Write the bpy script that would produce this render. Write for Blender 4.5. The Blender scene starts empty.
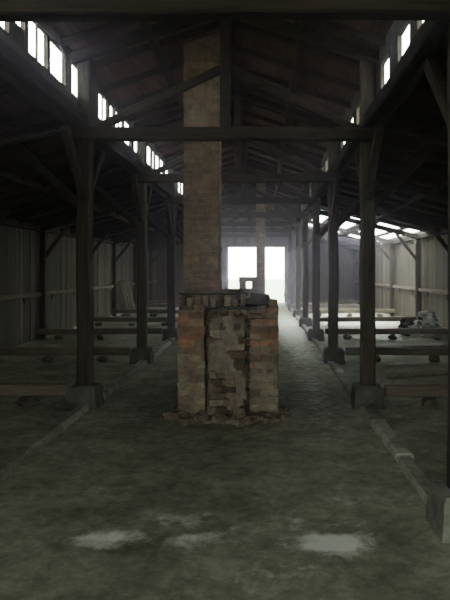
import bpy, math, random
from mathutils import Vector, Matrix, noise
random.seed(7)
S=bpy.context.scene
R=random.uniform

# ------------------------------------------------------------ materials
def nodes(name):
    m=bpy.data.materials.new(name); m.use_nodes=True
    nt=m.node_tree; nt.nodes.clear()
    o=nt.nodes.new('ShaderNodeOutputMaterial'); b=nt.nodes.new('ShaderNodeBsdfPrincipled')
    nt.links.new(b.outputs[0],o.inputs[0])
    return m,nt,b
def N(nt,t,**k):
    n=nt.nodes.new(t)
    for a,v in k.items(): setattr(n,a,v)
    return n
def surf(name,c1,c2,scale=(1,1,1),nscale=4,rough=0.9,bump=0.3,tint=True,detail=6,spec=0.2):
    m,nt,b=nodes(name); L=nt.links
    tc=N(nt,'ShaderNodeTexCoord'); mp=N(nt,'ShaderNodeMapping'); mp.inputs['Scale'].default_value=scale
    L.new(tc.outputs['Object'],mp.inputs[0])
    n=N(nt,'ShaderNodeTexNoise'); n.inputs['Scale'].default_value=nscale; n.inputs['Detail'].default_value=detail; n.inputs['Roughness'].default_value=0.65
    L.new(mp.outputs[0],n.inputs['Vector'])
    r=N(nt,'ShaderNodeValToRGB'); r.color_ramp.elements[0].position=0.32; r.color_ramp.elements[1].position=0.7
    r.color_ramp.elements[0].color=(*c1,1); r.color_ramp.elements[1].color=(*c2,1)
    L.new(n.outputs['Fac'],r.inputs[0])
    out=r.outputs[0]
    if tint:
        a=N(nt,'ShaderNodeAttribute'); a.attribute_name='tint'
        mx=N(nt,'ShaderNodeMix',data_type='RGBA',blend_type='MULTIPLY'); mx.inputs[0].default_value=1
        L.new(out,mx.inputs[6]); L.new(a.outputs['Color'],mx.inputs[7]); out=mx.outputs[2]
    L.new(out,b.inputs['Base Color']); b.inputs['Roughness'].default_value=rough
    b.inputs['Specular IOR Level'].default_value=spec
    bp=N(nt,'ShaderNodeBump'); bp.inputs['Strength'].default_value=bump; bp.inputs['Distance'].default_value=0.02
    L.new(n.outputs['Fac'],bp.inputs['Height']); L.new(bp.outputs[0],b.inputs['Normal'])
    return m
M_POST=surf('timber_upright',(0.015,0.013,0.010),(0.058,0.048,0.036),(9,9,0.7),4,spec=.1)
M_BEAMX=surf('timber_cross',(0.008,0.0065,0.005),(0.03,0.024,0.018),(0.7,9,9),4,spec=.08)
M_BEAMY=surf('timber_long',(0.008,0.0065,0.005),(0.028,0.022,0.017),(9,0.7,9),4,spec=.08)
M_SILL=surf('timber_sill',(0.05,0.041,0.030),(0.14,0.115,0.085),(0.7,9,9),4)
M_WALL=surf('wall_boards',(0.026,0.023,0.016),(0.11,0.096,0.070),(7,7,0.5),4)
M_CEIL=surf('roof_boards',(0.028,0.017,0.011),(0.115,0.068,0.044),(7,0.5,7),4)
M_BRICK=surf('brick',(0.42,0.40,0.36),(1.15,1.12,1.05),(1,1,1),8,bump=0.9)
M_MORT=surf('mortar',(0.08,0.07,0.056),(0.17,0.15,0.12),(1,1,1),9)
M_STONE=surf('concrete',(0.06,0.062,0.048),(0.17,0.17,0.14),(1,1,1),6)
M_PALE=surf('pale_rubble',(0.22,0.22,0.2),(0.6,0.6,0.55),(1,1,1),6)
M_IRON=surf('rusty_iron',(0.03,0.025,0.022),(0.09,0.06,0.045),(1,1,1),12,rough=0.6)

def floor_mat():
    m,nt,b=nodes('dirty_concrete_floor'); L=nt.links
    tc=N(nt,'ShaderNodeTexCoord')
    def noise_(s,d,rg=0.6):
        n=N(nt,'ShaderNodeTexNoise'); n.inputs['Scale'].default_value=s; n.inputs['Detail'].default_value=d; n.inputs['Roughness'].default_value=rg
        L.new(tc.outputs['Object'],n.inputs['Vector']); return n
    def ramp(src,p0,p1,c0,c1):
        r=N(nt,'ShaderNodeValToRGB'); r.color_ramp.elements[0].position=p0; r.color_ramp.elements[1].position=p1
        r.color_ramp.elements[0].color=(*c0,1); r.color_ramp.elements[1].color=(*c1,1); L.new(src,r.inputs[0]); return r
    n1=noise_(2.0,9,0.75); r1=ramp(n1.outputs['Fac'],0.34,0.68,(0.12,0.123,0.088),(0.31,0.31,0.24))
    n2=noise_(11,7,0.75); r2=ramp(n2.outputs['Fac'],0.33,0.68,(0.6,0.6,0.6),(1.25,1.25,1.2))
    mx=N(nt,'ShaderNodeMix',data_type='RGBA',blend_type='MULTIPLY'); mx.inputs[0].default_value=1
    L.new(r1.outputs[0],mx.inputs[6]); L.new(r2.outputs[0],mx.inputs[7])
    a=N(nt,'ShaderNodeAttribute'); a.attribute_name='worn_glow'  # pale wear plus floor light painted into the base colour
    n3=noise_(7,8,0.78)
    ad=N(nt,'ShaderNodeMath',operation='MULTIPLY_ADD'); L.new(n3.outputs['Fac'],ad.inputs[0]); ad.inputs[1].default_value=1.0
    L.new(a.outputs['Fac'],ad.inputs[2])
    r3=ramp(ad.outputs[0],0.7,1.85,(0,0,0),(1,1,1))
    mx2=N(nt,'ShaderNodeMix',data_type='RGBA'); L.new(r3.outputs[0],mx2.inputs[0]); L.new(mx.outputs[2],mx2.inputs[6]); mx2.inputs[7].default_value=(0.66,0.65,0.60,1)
    L.new(mx2.outputs[2],b.inputs['Base Color'])
    b.inputs['Roughness'].default_value=0.9; b.inputs['Specular IOR Level'].default_value=0.15
    bp=N(nt,'ShaderNodeBump'); bp.inputs['Strength'].default_value=0.6; bp.inputs['Distance'].default_value=0.02
    L.new(n2.outputs['Fac'],bp.inputs['Height']); L.new(bp.outputs[0],b.inputs['Normal'])
    return m
M_FLOOR=floor_mat()
M_GRASS=surf('grass_ground',(0.30,0.34,0.22),(0.5,0.52,0.42),(1,1,1),3,tint=False)

# ------------------------------------------------------------ mesh builder
class B:
    def __init__(s): s.v=[];s.f=[];s.t=[];s.m=[]
    def add(s,vs,fs,t,mi=0):
        o=len(s.v); s.v+=[tuple(v) for v in vs]
        for f in fs: s.f.append([i+o for i in f]); s.t.append(t if isinstance(t,tuple) else (t,t,t)); s.m.append(mi)
    def box(s,x0,x1,y0,y1,z0,z1,t=1.0,j=0,mi=0,rot=0):
        cx,cy=(x0+x1)/2,(y0+y1)/2; vs=[]
        for z in (z0,z1):
            for (x,y) in ((x0,y0),(x1,y0),(x1,y1),(x0,y1)):
                v=Vector((x-cx,y-cy,z)); 
                if rot: v.rotate(Matrix.Rotation(rot,3,'Z'))
                vs.append((v.x+cx+R(-j,j),v.y+cy+R(-j,j),v.z+R(-j,j)))
        s.add(vs,[(0,3,2,1),(4,5,6,7),(0,1,5,4),(1,2,6,5),(2,3,7,6),(3,0,4,7)],t,mi)
    def beam(s,a,b,w,h,t=None,j=0.004,c=0.014,mi=0):
        if t is None: t=R(0.7,1.15)
        a=Vector(a);b=Vector(b);d=b-a;L=d.length;d.normalize()
        up=Vector((0,0,1)) if abs(d.z)<0.9 else Vector((0,1,0))
        sd=d.cross(up).normalized(); up=sd.cross(d).normalized()
        hw,hh=w/2,h/2; c=min(c,hw*.5,hh*.5)
        P=[(-hw+c,-hh),(hw-c,-hh),(hw,-hh+c),(hw,hh-c),(hw-c,hh),(-hw+c,hh),(-hw,hh-c),(-hw,-hh+c)]
        n=max(1,int(L/0.6)); vs=[];fs=[]
        for i in range(n+1):
            o=sd*R(-j,j)+up*R(-j,j)
            for p in P: vs.append(a+d*(L*i/n)+sd*p[0]+up*p[1]+o)
        for i in range(n):
            for k in range(8):
                k2=(k+1)%8; fs.append((i*8+k,i*8+k2,(i+1)*8+k2,(i+1)*8+k))
        fs.append(tuple(range(7,-1,-1))); fs.append(tuple(range(n*8,n*8+8)))
        s.add(vs,fs,t,mi)
    def rock(s,c,r,t=1.0,mi=0,flat=0.7):
        import bmesh
        bm=bmesh.new(); bmesh.ops.create_icosphere(bm,subdivisions=2,radius=1)
        sd=Vector((R(0,99),R(0,99),R(0,99))); q=Matrix.Rotation(R(0,6),3,'Z')
        sc=Vector((r*R(.8,1.3),r*R(.7,1.1),r*flat*R(.8,1.2)))
        vs=[]
        for v in bm.verts:
            p=v.co*(1+0.45*noise.noise(v.co*1.3+sd)+.2*noise.noise(v.co*3+sd))
            p=Vector((p.x*sc.x,p.y*sc.y,p.z*sc.z)); p=q@p
            vs.append(Vector(c)+p)
        fs=[tuple(v.index for v in f.verts) for f in bm.faces]; bm.free()
        s.add(vs,fs,t,mi)
    def make(s,name,mats,parent=None):
        me=bpy.data.meshes.new(name); me.from_pydata(s.v,[],s.f); me.update()
        if not isinstance(mats,(list,tuple)): mats=[mats]
        for m in mats: me.materials.append(m)
        at=me.color_attributes.new('tint','FLOAT_COLOR','CORNER')
        for i,p in enumerate(me.polygons):
            p.material_index=s.m[i]
            for l in p.loop_indices: at.data[l].color=(*s.t[i],1)
        o=bpy.data.objects.new(name,me); S.collection.objects.link(o)
        if parent: o.parent=parent
        return o

# ------------------------------------------------------------ layout (metres)
XL,XR=-2.1,1.25           # post rows
WL,WR=-5.2,4.6            # outer walls
XC=(XL+XR)/2
Y0,Y1=-3.2,30.5
FR=[-3.15+3.5*i for i in range(1,10)]   # frame positions .35,3.85,7.35...
CLX=(XL-0.12,XR+0.12)       # clerestory planes
Z_TIE=3.18
Z_AH=3.45; Z_EAVE=2.62    # aisle roof
Z_R0,Z_RIDGE=4.14,4.74

# ---------------- floor
def build_floor():
    nx,ny=98,340; me=bpy.data.meshes.new('floor'); vs=[];fs=[]
    worn_glow=[]
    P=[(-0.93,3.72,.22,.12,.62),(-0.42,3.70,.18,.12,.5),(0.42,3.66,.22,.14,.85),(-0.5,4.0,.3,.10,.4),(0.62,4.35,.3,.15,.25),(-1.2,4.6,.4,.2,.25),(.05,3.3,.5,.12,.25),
       (.1,3.9,1.3,.5,.18),(.7,8.5,.28,3.5,.28),(.75,17,.5,7,.55),(3,20,1.4,3,.8),(3,16,1.2,2.5,.45)]  # nave path: painted door glow; right aisle: painted skylight; rest is wear
    for j in range(ny+1):
        for i in range(nx+1):
            x=WL+(WR-WL)*i/nx; y=Y0+(Y1-Y0)*j/ny
            ais = x<XL+.05 or x>XR-.05
            z=(0.035 if ais else 0.010)*noise.noise(Vector((x*1.6,y*1.6,0)))+(0.02 if ais else 0.004)*noise.noise(Vector((x*5,y*5,3)))
            vs.append((x,y,z-0.015))
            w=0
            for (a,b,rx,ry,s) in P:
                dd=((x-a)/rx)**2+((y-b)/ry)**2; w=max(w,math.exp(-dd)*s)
            worn_glow.append(w)
    for j in range(ny):
        for i in range(nx):
            a=j*(nx+1)+i; fs.append((a,a+1,a+nx+2,a+nx+1))
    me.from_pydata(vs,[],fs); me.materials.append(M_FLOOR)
    at=me.attributes.new('worn_glow','FLOAT','POINT')
    for i,w in enumerate(worn_glow): at.data[i].value=w
    for p in me.polygons: p.use_smooth=True
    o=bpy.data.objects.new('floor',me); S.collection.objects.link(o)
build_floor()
b=B(); b.box(-60,60,-50,Y0-.02,-.2,-.05); b.box(-60,60,Y1+.02,110,-.2,-.05)
b.box(-60,WL-.2,Y0-.02,Y1+.02,-.2,-.05); b.box(WR+.2,60,Y0-.02,Y1+.02,-.2,-.05)
b.make('ground_outside',M_GRASS)

# ---------------- side walls
for side,xw,sg in (('left',WL,-1),('right',WR,1)):
    b=B(); b.box(min(xw+sg*.06,xw+sg*.12),max(xw+sg*.06,xw+sg*.12),Y0-.12,Y1+.12,-.05,2.75,.8)
    y=Y0
    while y<Y1:
        w=R(.17,.25); t=R(.4,1.35)*(1.25 if sg>0 else 1.0); off=R(0,.018)
        x0,x1=sorted((xw-sg*off,xw+sg*.07))
        b.box(x0,x1,y+.006,min(y+w,Y1)-.006,R(-.03,.02),2.7,t,.002); y+=w
    b.make('wall_'+side,M_WALL)
    b=B()
    for z in (1.04,):
        b.beam((xw-sg*.06,Y0+.05,z),(xw-sg*.06,Y1-.05,z),.07,.1,7)
    b.beam((xw-sg*.07,Y0+.05,2.56),(xw-sg*.07,Y1-.05,2.56),.12,.14,1.5)
    # tethering rings
    y=1
    while y<Y1-1:
        for k in range(8):
            a0=k*math.pi/4;a1=a0+math.pi/4
            b.beam((xw-sg*.12,y+.05*math.cos(a0),.93+.05*math.sin(a0)),(xw-sg*.12,y+.05*math.cos(a1),.93+.05*math.sin(a1)),.012,.012,.5,0,.002)
        b.box(min(xw-sg*.09,xw-sg*.125),max(xw-sg*.09,xw-sg*.125),y-.01,y+.01,.97,1.0,.5)
        y+=1.75
    b.make('trim_'+side,M_BEAMY)

# ---------------- end walls
def roof_z(x):
    if x<CLX[0]: return Z_EAVE+(Z_AH-Z_EAVE)*(x-WL)/(CLX[0]-WL)
    if x>CLX[1]: return Z_EAVE+(Z_AH-Z_EAVE)*(WR-x)/(WR-CLX[1])
    return Z_RIDGE-(Z_RIDGE-Z_R0)*abs(x-XC)/(CLX[1]-XC)
def endwall(name,y,sg,dx0,dx1,dz):
    b=B(); x=WL
    while x<WR-.01:
        x1=min(x+R(.17,.24),WR)
        for e in (dx0,dx1,CLX[0],CLX[1]):
            if x<e-.001<x1: x1=e
        z0=dz if (x>=dx0-.005 and x1<=dx1+.005) else -.03
        zt=min(roof_z(x+.001),roof_z(x1-.001))+.04
        o=R(0,.015)
        y0,y1=sorted((y-sg*o,y+sg*.08))
        b.box(x,x1-.0005,y0,y1,z0,zt,R(.55,1.2)); x=x1
    # frame
    b.beam((dx0-.07,y-sg*.04,0),(dx0-.07,y-sg*.04,dz+.1),.14,.14); b.beam((dx1+.07,y-sg*.04,0),(dx1+.07,y-sg*.04,dz+.1),.14,.14)
    b.beam((dx0-.2,y-sg*.04,dz+.07),(dx1+.2,y-sg*.04,dz+.07),.15,.16)
    b.make(name,M_WALL)
endwall('wall_back',Y1,1,-1.65,1.1,2.72)
endwall('wall_front',Y0,-1,-1.95,1.1,2.75)
def leaf(name,hx,hy,w,h,ang):
    b=B(); n=7
    for i in range(n):
        b.box(i*w/n+.004,(i+1)*w/n-.004,-.02,.02,-.05,h,R(.7,1.2))
    for z in (.35,h/2,h-.3): b.beam((.03,.045,z),(w-.03,.045,z),.05,.14)
    b.beam((.1,.05,.4),(w-.1,.05,h-.4),.04,.12)
    o=b.make(name,M_WALL); o.location=(hx,hy,0); o.rotation_euler=(0,0,ang)
leaf('door_1',-1.68,Y1+.13,1.36,2.66,math.radians(108))
leaf('door_2',1.13,Y1+.13,1.36,2.66,math.radians(72))

# ---------------- posts, footings
for y in FR[:]:
    if y>Y1-.3: continue
    for x,sg in ((XL,-1),(XR,1)):
        b=B()
        b.beam((x,y,.24),(x,y,Z_R0-.06),.165,.165,R(.75,1.1),.008,.02)
        b.beam((x,y+.05,2.45),(x,y+.75,3.12),.09,.10,.7)
        b.beam((x,y-.05,2.45),(x,y-.75,3.12),.09,.10,.7)
        b.beam((x+sg*.05,y,2.35),(x+sg*.85,y,3.10),.08,.10,.45)
        b.make('timber_post',M_POST)
        b=B()
        w=.17;z1=.24
        vs=[];ring=12
        for k,(zz,ww) in enumerate(((-.03,w*1.12),(.08,w*1.05),(.2,w),(z1,w*.88))):
            for a in range(ring):
                an=2*math.pi*a/ring+math.pi/12
                c,s_=math.cos(an),math.sin(an); m=max(abs(c),abs(s_)); 
                q=ww*(1+R(-.08,.08))/m*0.97
                vs.append((x+c*q,y+s_*q,zz+(R(-.01,.01) if k<3 else 0)))
        fs=[]
        for k in range(3):
            for a in range(ring): a2=(a+1)%ring; fs.append((k*ring+a,k*ring+a2,(k+1)*ring+a2,(k+1)*ring+a))
        fs.append(tuple(range(3*ring,4*ring)))
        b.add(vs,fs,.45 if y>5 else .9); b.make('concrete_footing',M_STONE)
        xa=x+sg*.21; xb=(WL+.02) if sg<0 else (WR-.02)
        b=B(); b.beam((xa,y,.17+R(-.01,.02)),(xb,y,.18+R(-.02,.02)),.14,.13,R(.95,1.4),.007)
        n=3
        for i in range(n):
            xx=xa+(xb-xa)*(i+.5)/n
            b.rock((xx,y,.04),.11,1.0,0,.6)
        b.make('floor_sleeper',M_SILL)
        xw=(WL+.10) if sg<0 else (WR-.10)
        b=B(); b.beam((xw,y+.1,0),(xw,y+.1,2.5),.13,.13)
        b.beam((xw-sg*.03,y+.1,1.9),(xw-sg*.62,y+.1,2.66),.08,.09,1.0)
        b.make('wall_stud',M_POST)

# ---------------- trusses
for y in FR:
    if y>Y1-.3: continue
    b=B()
    yy=y-.16
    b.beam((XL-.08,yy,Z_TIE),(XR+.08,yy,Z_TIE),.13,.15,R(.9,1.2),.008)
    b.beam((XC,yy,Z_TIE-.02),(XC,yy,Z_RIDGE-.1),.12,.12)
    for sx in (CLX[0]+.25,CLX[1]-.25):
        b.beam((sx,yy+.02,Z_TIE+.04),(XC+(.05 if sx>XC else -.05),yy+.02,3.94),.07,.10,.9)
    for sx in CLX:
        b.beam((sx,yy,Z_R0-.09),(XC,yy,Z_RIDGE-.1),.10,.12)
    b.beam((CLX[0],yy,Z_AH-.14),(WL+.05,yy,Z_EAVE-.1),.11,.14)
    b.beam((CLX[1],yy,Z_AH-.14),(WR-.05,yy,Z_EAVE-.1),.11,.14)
    b.make('roof_truss',M_BEAMX)

# ---------------- longitudinal plates, purlins, ridge
b=B()
for x in (XL,XR):
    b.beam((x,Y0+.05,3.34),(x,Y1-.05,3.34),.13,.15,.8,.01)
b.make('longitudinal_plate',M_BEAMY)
b=B()
b.beam((XC,Y0+.05,Z_RIDGE-.07),(XC,Y1-.05,Z_RIDGE-.07),.12,.13,1,.008)
for sx in (-1,1):
    x=XC+sx*.9; b.beam((x,Y0+.05,roof_z(x)-.06),(x,Y1-.05,roof_z(x)-.06),.10,.11,1,.008)
for x in (-3.7,2.95):
    b.beam((x,Y0+.05,roof_z(x)-.07),(x,Y1-.05,roof_z(x)-.07),.10,.11,1,.008)
b.make('roof_purlin',M_BEAMY)

# ---------------- ceiling
b=B()
def slope_board(xa,za,xb,zb,y0,y1,t):
    th=.035
    vs=[(xa,y0,za),(xb,y0,zb),(xb,y1,zb),(xa,y1,za),(xa,y0,za+th),(xb,y0,zb+th),(xb,y1,zb+th),(xa,y1,za+th)]
    b.add(vs,[(0,3,2,1),(4,5,6,7),(0,1,5,4),(1,2,6,5),(2,3,7,6),(3,0,4,7)],t)
def roof_strip(xa,xb,n,holes=None):
    for i in range(n):
        p=xa+(xb-xa)*i/n; q=xa+(xb-xa)*(i+1)/n
        y=Y0-.3
        while y<Y1+.3:
            y2=min(y+R(2.5,4.5),Y1+.3)
            segs=[(y,y2)]
            if holes:
                mid=(p+q)/2
                for (hx0,hx1,hy0,hy1) in holes:
                    if hx0<mid<hx1:
                        ns=[]
                        for (u1,v1) in segs:
                            if v1<=hy0 or u1>=hy1: ns.append((u1,v1))
                            else:
                                if u1<hy0: ns.append((u1,hy0))
                                if v1>hy1: ns.append((hy1,v1))
                        segs=ns
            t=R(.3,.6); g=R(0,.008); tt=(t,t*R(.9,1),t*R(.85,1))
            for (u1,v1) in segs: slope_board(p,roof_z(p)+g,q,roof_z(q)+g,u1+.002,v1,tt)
            y=y2
e=1e-4
def up(xa,xb,n):
    for i in range(n):
        p=xa+(xb-xa)*i/n; q=xa+(xb-xa)*(i+1)/n; y=Y0-.3
        zz=lambda x: Z_RIDGE-(Z_RIDGE-Z_R0)*abs(x-XC)/(CLX[1]-XC)
        while y<Y1+.3:
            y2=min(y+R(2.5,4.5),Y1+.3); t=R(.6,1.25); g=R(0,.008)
            slope_board(p,zz(p)+g,q,zz(q)+g,y+.002,y2,(t,t*R(.88,1),t*R(.8,1))); y=y2
up(CLX[0]-.1,XC,12); up(XC,CLX[1]+.1,12)
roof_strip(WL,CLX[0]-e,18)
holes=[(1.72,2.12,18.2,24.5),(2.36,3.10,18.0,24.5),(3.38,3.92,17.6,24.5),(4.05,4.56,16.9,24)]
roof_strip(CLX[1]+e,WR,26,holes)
b.make('ceiling',M_CEIL)
b=B(); y=Y0+.4
while y<Y1:
    for sx in CLX: b.beam((sx,y,Z_R0-.01-.035),(XC,y,Z_RIDGE-.045),.06,.08)
    b.beam((CLX[0],y,Z_AH-.05),(WL+.02,y,Z_EAVE-.05),.06,.08)
    if not 17.1<y<24.4: b.beam((CLX[1],y,Z_AH-.05),(WR-.02,y,Z_EAVE-.05),.06,.08)
    y+=.875
b.make('roof_rafter',M_BEAMX)

# ---------------- clerestory walls with openings
wn=1
LW=[(1.0,1.55),(1.62,1.93),(1.98,2.54),(2.57,3.10),(3.30,3.80)]
RW=[(.55,.85),(1.12,1.52),(1.78,2.32),(2.71,3.19)]
for side,x,sg,lst,zw0,zw1 in (('clerestory_left',CLX[0],-1,LW,3.64,4.035),('clerestory_right',CLX[1],1,RW,3.60,3.93)):
    b=B()
    b.box(x-.018,x+.018,Y0-.05,Y1+.05,Z_AH-.2,zw0,.4)
    b.box(x-.02,x+.02,Y0-.05,Y1+.05,zw1,Z_R0+.03,.4)
    ops=[]
    for bi,y in enumerate([Y0]+FR[:-1]):
        fr=y if bi else FR[0]-3.5
        cur=[]
        for k,(p,q) in enumerate(lst):
            p2=fr+p+R(-.015,.015); q2=fr+q+R(-.015,.015)
            if p2>Y0 and q2<Y1: cur.append((p2,q2))
        ops+=cur
        w=B()
        for k,(p,q) in enumerate(cur):
            f=.015
            w.box(x-.024,x+.020,p-.01,p+f,zw0-.015,zw1+.015,1); w.box(x-.024,x+.020,q-f,q+.01,zw0-.015,zw1+.015,1)
            w.box(x-.026,x+.022,p,q,zw0-.015,zw0+f,1,.003); w.box(x-.026,x+.022,p,q,zw1-f*.7,zw1+.015,1)
            r=R(0,1)
            if sg<0 and 3<fr<4 and k==1: w.box(x-.012,x+.012,p,q,zw0,zw0+.18,.9)
            elif r<.15 and not 3<fr<8: w.box(x-.012,x+.012,p,q,zw0,zw0+R(.08,.2),.9)
            elif r>.85: w.box(x-.01,x+.01,(p+q)/2-.012,(p+q)/2+.012,zw0,zw1,.9)
        w.make('window_%d'%wn,M_POST); wn+=1
    ops.sort(); u=Y0-.05
    for (p,q) in ops:
        b.box(x-.018,x+.018,u,p,zw0,zw1,.4); u=q
    b.box(x-.018,x+.018,u,Y1+.05,zw0,zw1,.4)
    b.make('wall_'+side,M_WALL)

# ---------------- curbs
for nm,x in (('curb_left',XL+.05),('curb_right',XR-.05)):
    y=Y0+.2; b=B()
    while y<Y1-.4:
        y2=min(y+R(.6,1.3),Y1-.3)
        ok=[]
        u=y
        for f in FR:
            if y<f+.2 and y2>f-.2:
                if f-.2>u+.05: ok.append((u,f-.2))
                u=f+.2
        if y2>u+.05: ok.append((u,y2))
        for (u1,v1) in ok:
            sx=R(-.015,.015); h=R(.035,.075); wd=R(.06,.085); n=max(2,int((v1-u1)/.12)); vs=[];fs=[]
            for i in range(n+1):
                yy=u1+.004+(v1-u1-.008)*i/n; c=R(0,.012)
                for (px,pz) in ((-wd,-.04),(-wd,h-.02),(-wd+.02,h),(wd-.02-c,h),(wd-c,h-.02),(wd,-.04)):
                    vs.append((x+sx+px+R(-.006,.006),yy,pz+R(-.006,.006)))
            for i in range(n):
                for k in range(5): fs.append((i*6+k,(i+1)*6+k,(i+1)*6+k+1,i*6+k+1))
            fs.append(tuple(range(6))); fs.append(tuple(range(n*6+5,n*6-1,-1)))
            b.add(vs,fs,R(1.2,2.1))
        y=y2
    b.make(nm,M_STONE)

# ---------------- brickwork
def bcol(kind='red'):
    if kind=='red':
        c=random.choice([(.22,.115,.078),(.19,.105,.075),(.25,.135,.09),(.20,.135,.105),(.22,.16,.12),(.12,.09,.073)])
    elif kind=='soot': c=random.choice([(.05,.04,.033),(.08,.06,.045),(.10,.07,.05),(.07,.058,.045)])
    elif kind=='dust': c=random.choice([(.18,.155,.125),(.15,.13,.10),(.20,.17,.135),(.16,.12,.095),(.12,.10,.08)])
    else: c=random.choice([(.165,.118,.088),(.15,.112,.085),(.175,.132,.10),(.145,.10,.075),(.17,.11,.08)])
    k=R(.8,1.12); return tuple(v*k for v in c)
def brick_block(b,x0,x1,y0,y1,z0,z1,kind='red',ragged=0,core=True,j=.004,skip=0.0,dustbase=0):
    ch=.077; bl=.25; d=.115
    if core: b.box(x0+.012,x1-.012,y0+.012,y1-.012,z0,z1-.012-ragged*.5,1,0,1)
    k=0; z=z0
    while z<z1-.02:
        zt=min(z+ch-.009,z1)
        off=(k%2)*bl/2
        for (ax,p0,p1,fixed,sgn) in (('x',x0,x1,y0,1),('x',x0,x1,y1,-1),('y',y0,y1,x0,1),('y',y0,y1,x1,-1)):
            p=p0-off
            while p<p1-.01:
                u=max(p,p0); v=min(p+bl-.009,p1)
                if v-u>.03 and R(0,1)>=skip and not(z>z1-ragged and R(0,1)<.55):
                    pr=R(-.006,.006)
                    lo,hi=sorted((fixed-sgn*pr,fixed+sgn*d))
                    kd='dust' if R(0,1)<dustbase*(1.1-(z-z0)/(z1-z0)) else kind
                    if ax=='x': b.box(u,v,lo,hi,z,zt,bcol(kd),j)
                    else: b.box(lo,hi,u+d*.02,v-d*.02,z,zt,bcol(kd),j)
                p+=bl
        z+=ch; k+=1
def chimney(b,x0,x1,y0,y1,z0,z1,kind='grey'): brick_block(b,x0,x1,y0,y1,z0,z1,kind,0)

# main stove
b=B()
yf=6.72
brick_block(b,-.92,.18,yf+.17,8.62,0,1.20,'soot')
brick_block(b,-.91,-.625,yf,yf+.5,0,1.22,'red',.08,j=.009,skip=.05,dustbase=1.0)
brick_block(b,-.13,.17,yf,yf+.5,0,1.12,'red',.10,j=.009,skip=.05,dustbase=1.0)
# broken centre pier : bricks half hidden under a crumbling render skin
z=0
while z<1.14:
    f=z/1.14; ch=random.choice([.068,.075,.075])
    xa=-.565+R(-.015,.015); xb=-.18+R(-.015,.015); yy0=yf-.17+.17*f**.7+R(-.012,.012)
    x=xa-R(0,.12)
    while x<xb-.03:
        L=R(.18,.25); u=max(x,xa); v=min(x+L,xb)
        if v-u>.03:
            kd=random.choice(['dust','dust','grey','soot'])
            b.box(u,v-.006,yy0+R(-.012,.012),yf+.35,z,z+ch-.006,bcol(kd),.007)
        x+=L
    z+=ch
b.box(-.55,-.19,yf+.02,yf+.3,0,1.13,.9,0,1)
# render skin : irregular bulged sheet
nx_,nz_=18,48; vs=[];fs=[];keep=set()
for kz in range(nz_+1):
    for kx in range(nx_+1):
        X=-.575+.405*kx/nx_; Z=1.1*kz/nz_; f=Z/1.14
        nn=noise.noise(Vector((X*7,Z*5,1.7)))+.5*noise.noise(Vector((X*18,Z*16,4)))
        Y=yf-.17+.17*f**.7-.012-.03*nn
        vs.append((X,Y,Z))
        if nn>-.12: keep.add(kz*(nx_+1)+kx)
for kz in range(nz_):
    for kx in range(nx_):
        a=kz*(nx_+1)+kx; q=(a,a+1,a+nx_+2,a+nx_+1)
        if all(i in keep for i in q): fs.append(q)
b.add(vs,fs,(1.05,.98,.95),1)
for (xx,zz,r) in ((-.42,1.14,.09),(-.27,1.12,.08),(-.52,1.10,.07),(-.2,1.08,.06)): b.rock((xx,yf+.05,zz),r,bcol(random.choice(['dust','soot'])))
brick_block(b,-.90,-.30,yf+.28,8.6,1.20,1.34,'soot',.0)
brick_block(b,-.30,.10,yf+.55,8.6,1.20,1.28,'soot',.0)
for i in range(9):
    x=-.90+i*.083
    b.box(x,x+.052,yf+.10,yf+.25,1.20,1.205+R(.07,.13),bcol(random.choice(['grey','dust','soot'])),.009)
b.box(-.92,-.16,yf+.13,yf+.21,1.325,1.345,(.06,.05,.045),.004,2)
brick_block(b,.04,.17,yf+.05,yf+.35,1.12,1.20,'red',0,True,.009)
b.box(.08,.165,yf+.07,yf+.3,1.2,1.27,bcol('red'),.01)
b.box(-.12,.06,yf+.25,yf+.36,1.2,1.33,bcol('soot'),.014)
b.box(-.63,-.13,yf+.05,yf+.2,1.15,1.185,(.05,.04,.035),.003,2)
chimney(b,-1.02,-.56,8.08,8.54,0,Z_RIDGE+1.2,'grey')
o=b.make('brick_stove',[M_BRICK,M_MORT,M_IRON])
b=B()
for i in range(130):
    a=R(-1.0,.22) if R(0,1)<.5 else R(-.7,-.1); yy=yf-.03-abs(random.gauss(0,.11))
    if R(0,1)<.35:
        w=R(.05,.12); b.box(a,a+w,yy-.05,yy+.04,0,.055,bcol(random.choice(['grey','dust','dust'])),.012,0,R(-1,1))
    else: b.rock((a,yy,R(0.0,.06)),R(.025,.08),bcol('dust'))
for (xa,xb) in ((-1.02,-.93),(.19,.27)):
    for i in range(14):
        b.rock((R(xa,xb),R(yf-.1,yf+.6),.01),R(.03,.055),bcol('dust'))
b.make('brick_rubble',[M_BRICK])

# low heating flue along the nave
b=B(); brick_block(b,-.78,-.3,8.7,19.5,0,.62,'grey'); b.make('brick_heating_flue',[M_BRICK,M_MORT])
b=B()
brick_block(b,-.72,-.52,19.6,20.3,0,1.36,'soot'); brick_block(b,-.32,.06,19.6,20.3,0,1.30,'soot')
brick_block(b,-.72,.06,19.6,20.3,0,1.02,'soot'); brick_block(b,-.74,.06,19.6,20.3,1.24,1.38,'soot')
chimney(b,-.19,.11,20.4,20.75,0,Z_RIDGE+1.2,'grey')
b.make('brick_stove',[M_BRICK,M_MORT])

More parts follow.
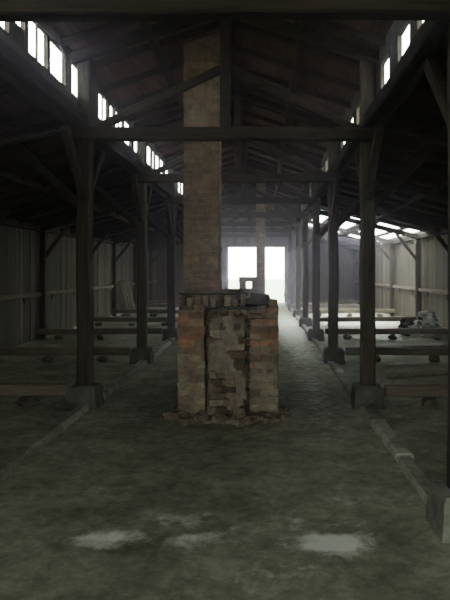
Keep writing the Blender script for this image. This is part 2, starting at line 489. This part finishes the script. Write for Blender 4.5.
# ---------------- rubble heap in right aisle, planks against left wall
b=B()
for i in range(70):
    a=R(0,6.28); r=random.random()**.7
    x=4.02+.40*r*math.cos(a); y=15.2+.3*r*math.sin(a)
    b.rock((x,y,.12+(1-r)*R(.1,.6)),R(.07,.14),random.choice([.15,.5,1.0,1.3,1.4]))
for i in range(14):
    b.rock((R(3.38,3.6),R(15.0,15.3),R(.05,.36)),R(.07,.12),.08)
b.make('rubble_heap',M_PALE)
b=B()
for i in range(7):
    y=21.75+i*.24
    b.beam((WL+.42+R(-.04,.04),y,.01),(WL+.13,y+R(-.05,.05),1.15+R(-.12,.12)),.2,.03,R(2.8,3.8))
b.make('leaning_planks',M_WALL)
b=B()
for (x0,y0,x1,y1) in ((2.0,12.4,3.9,12.7),(1.9,16.2,3.4,15.9),(2.2,19.4,4.1,19.6),(2.0,20.4,3.9,20.3),(1.8,9.1,3.2,9.5),(2.4,23.4,4.2,23.2)):
    b.beam((x0,y0,.045),(x1,y1,.045),.18,.05,R(1.2,1.8))
b.make('loose_boards',M_SILL)

# ---------------- dusty air inside the barrack
m=bpy.data.materials.new('dusty_air'); m.use_nodes=True; nt=m.node_tree; nt.nodes.clear()
o=nt.nodes.new('ShaderNodeOutputMaterial'); v=nt.nodes.new('ShaderNodeVolumeScatter')
v.inputs['Color'].default_value=(.86,.76,1,1); v.inputs['Density'].default_value=.0065; v.inputs['Anisotropy'].default_value=.88
nt.links.new(v.outputs[0],o.inputs['Volume'])
b=B(); b.box(WL+.01,WR-.01,Y0+.01,Y1-.01,-.1,4.65); ob=b.make('dusty_air',m)

# ---------------- light : overcast sky
w=bpy.data.worlds.new('sky'); S.world=w; w.use_nodes=True
bg=w.node_tree.nodes['Background']; bg.inputs[0].default_value=(.92,1.0,.92,1); bg.inputs[1].default_value=20

# ---------------- camera
cd=bpy.data.cameras.new('camera'); cam=bpy.data.objects.new('camera',cd); S.collection.objects.link(cam)
cam.location=(0,0,1.6); cam.rotation_euler=(math.radians(90),0,0)
cd.sensor_width=36; cd.lens=37.2; cd.shift_x=-37/600; cd.shift_y=-30/600; cd.clip_end=300
S.camera=cam
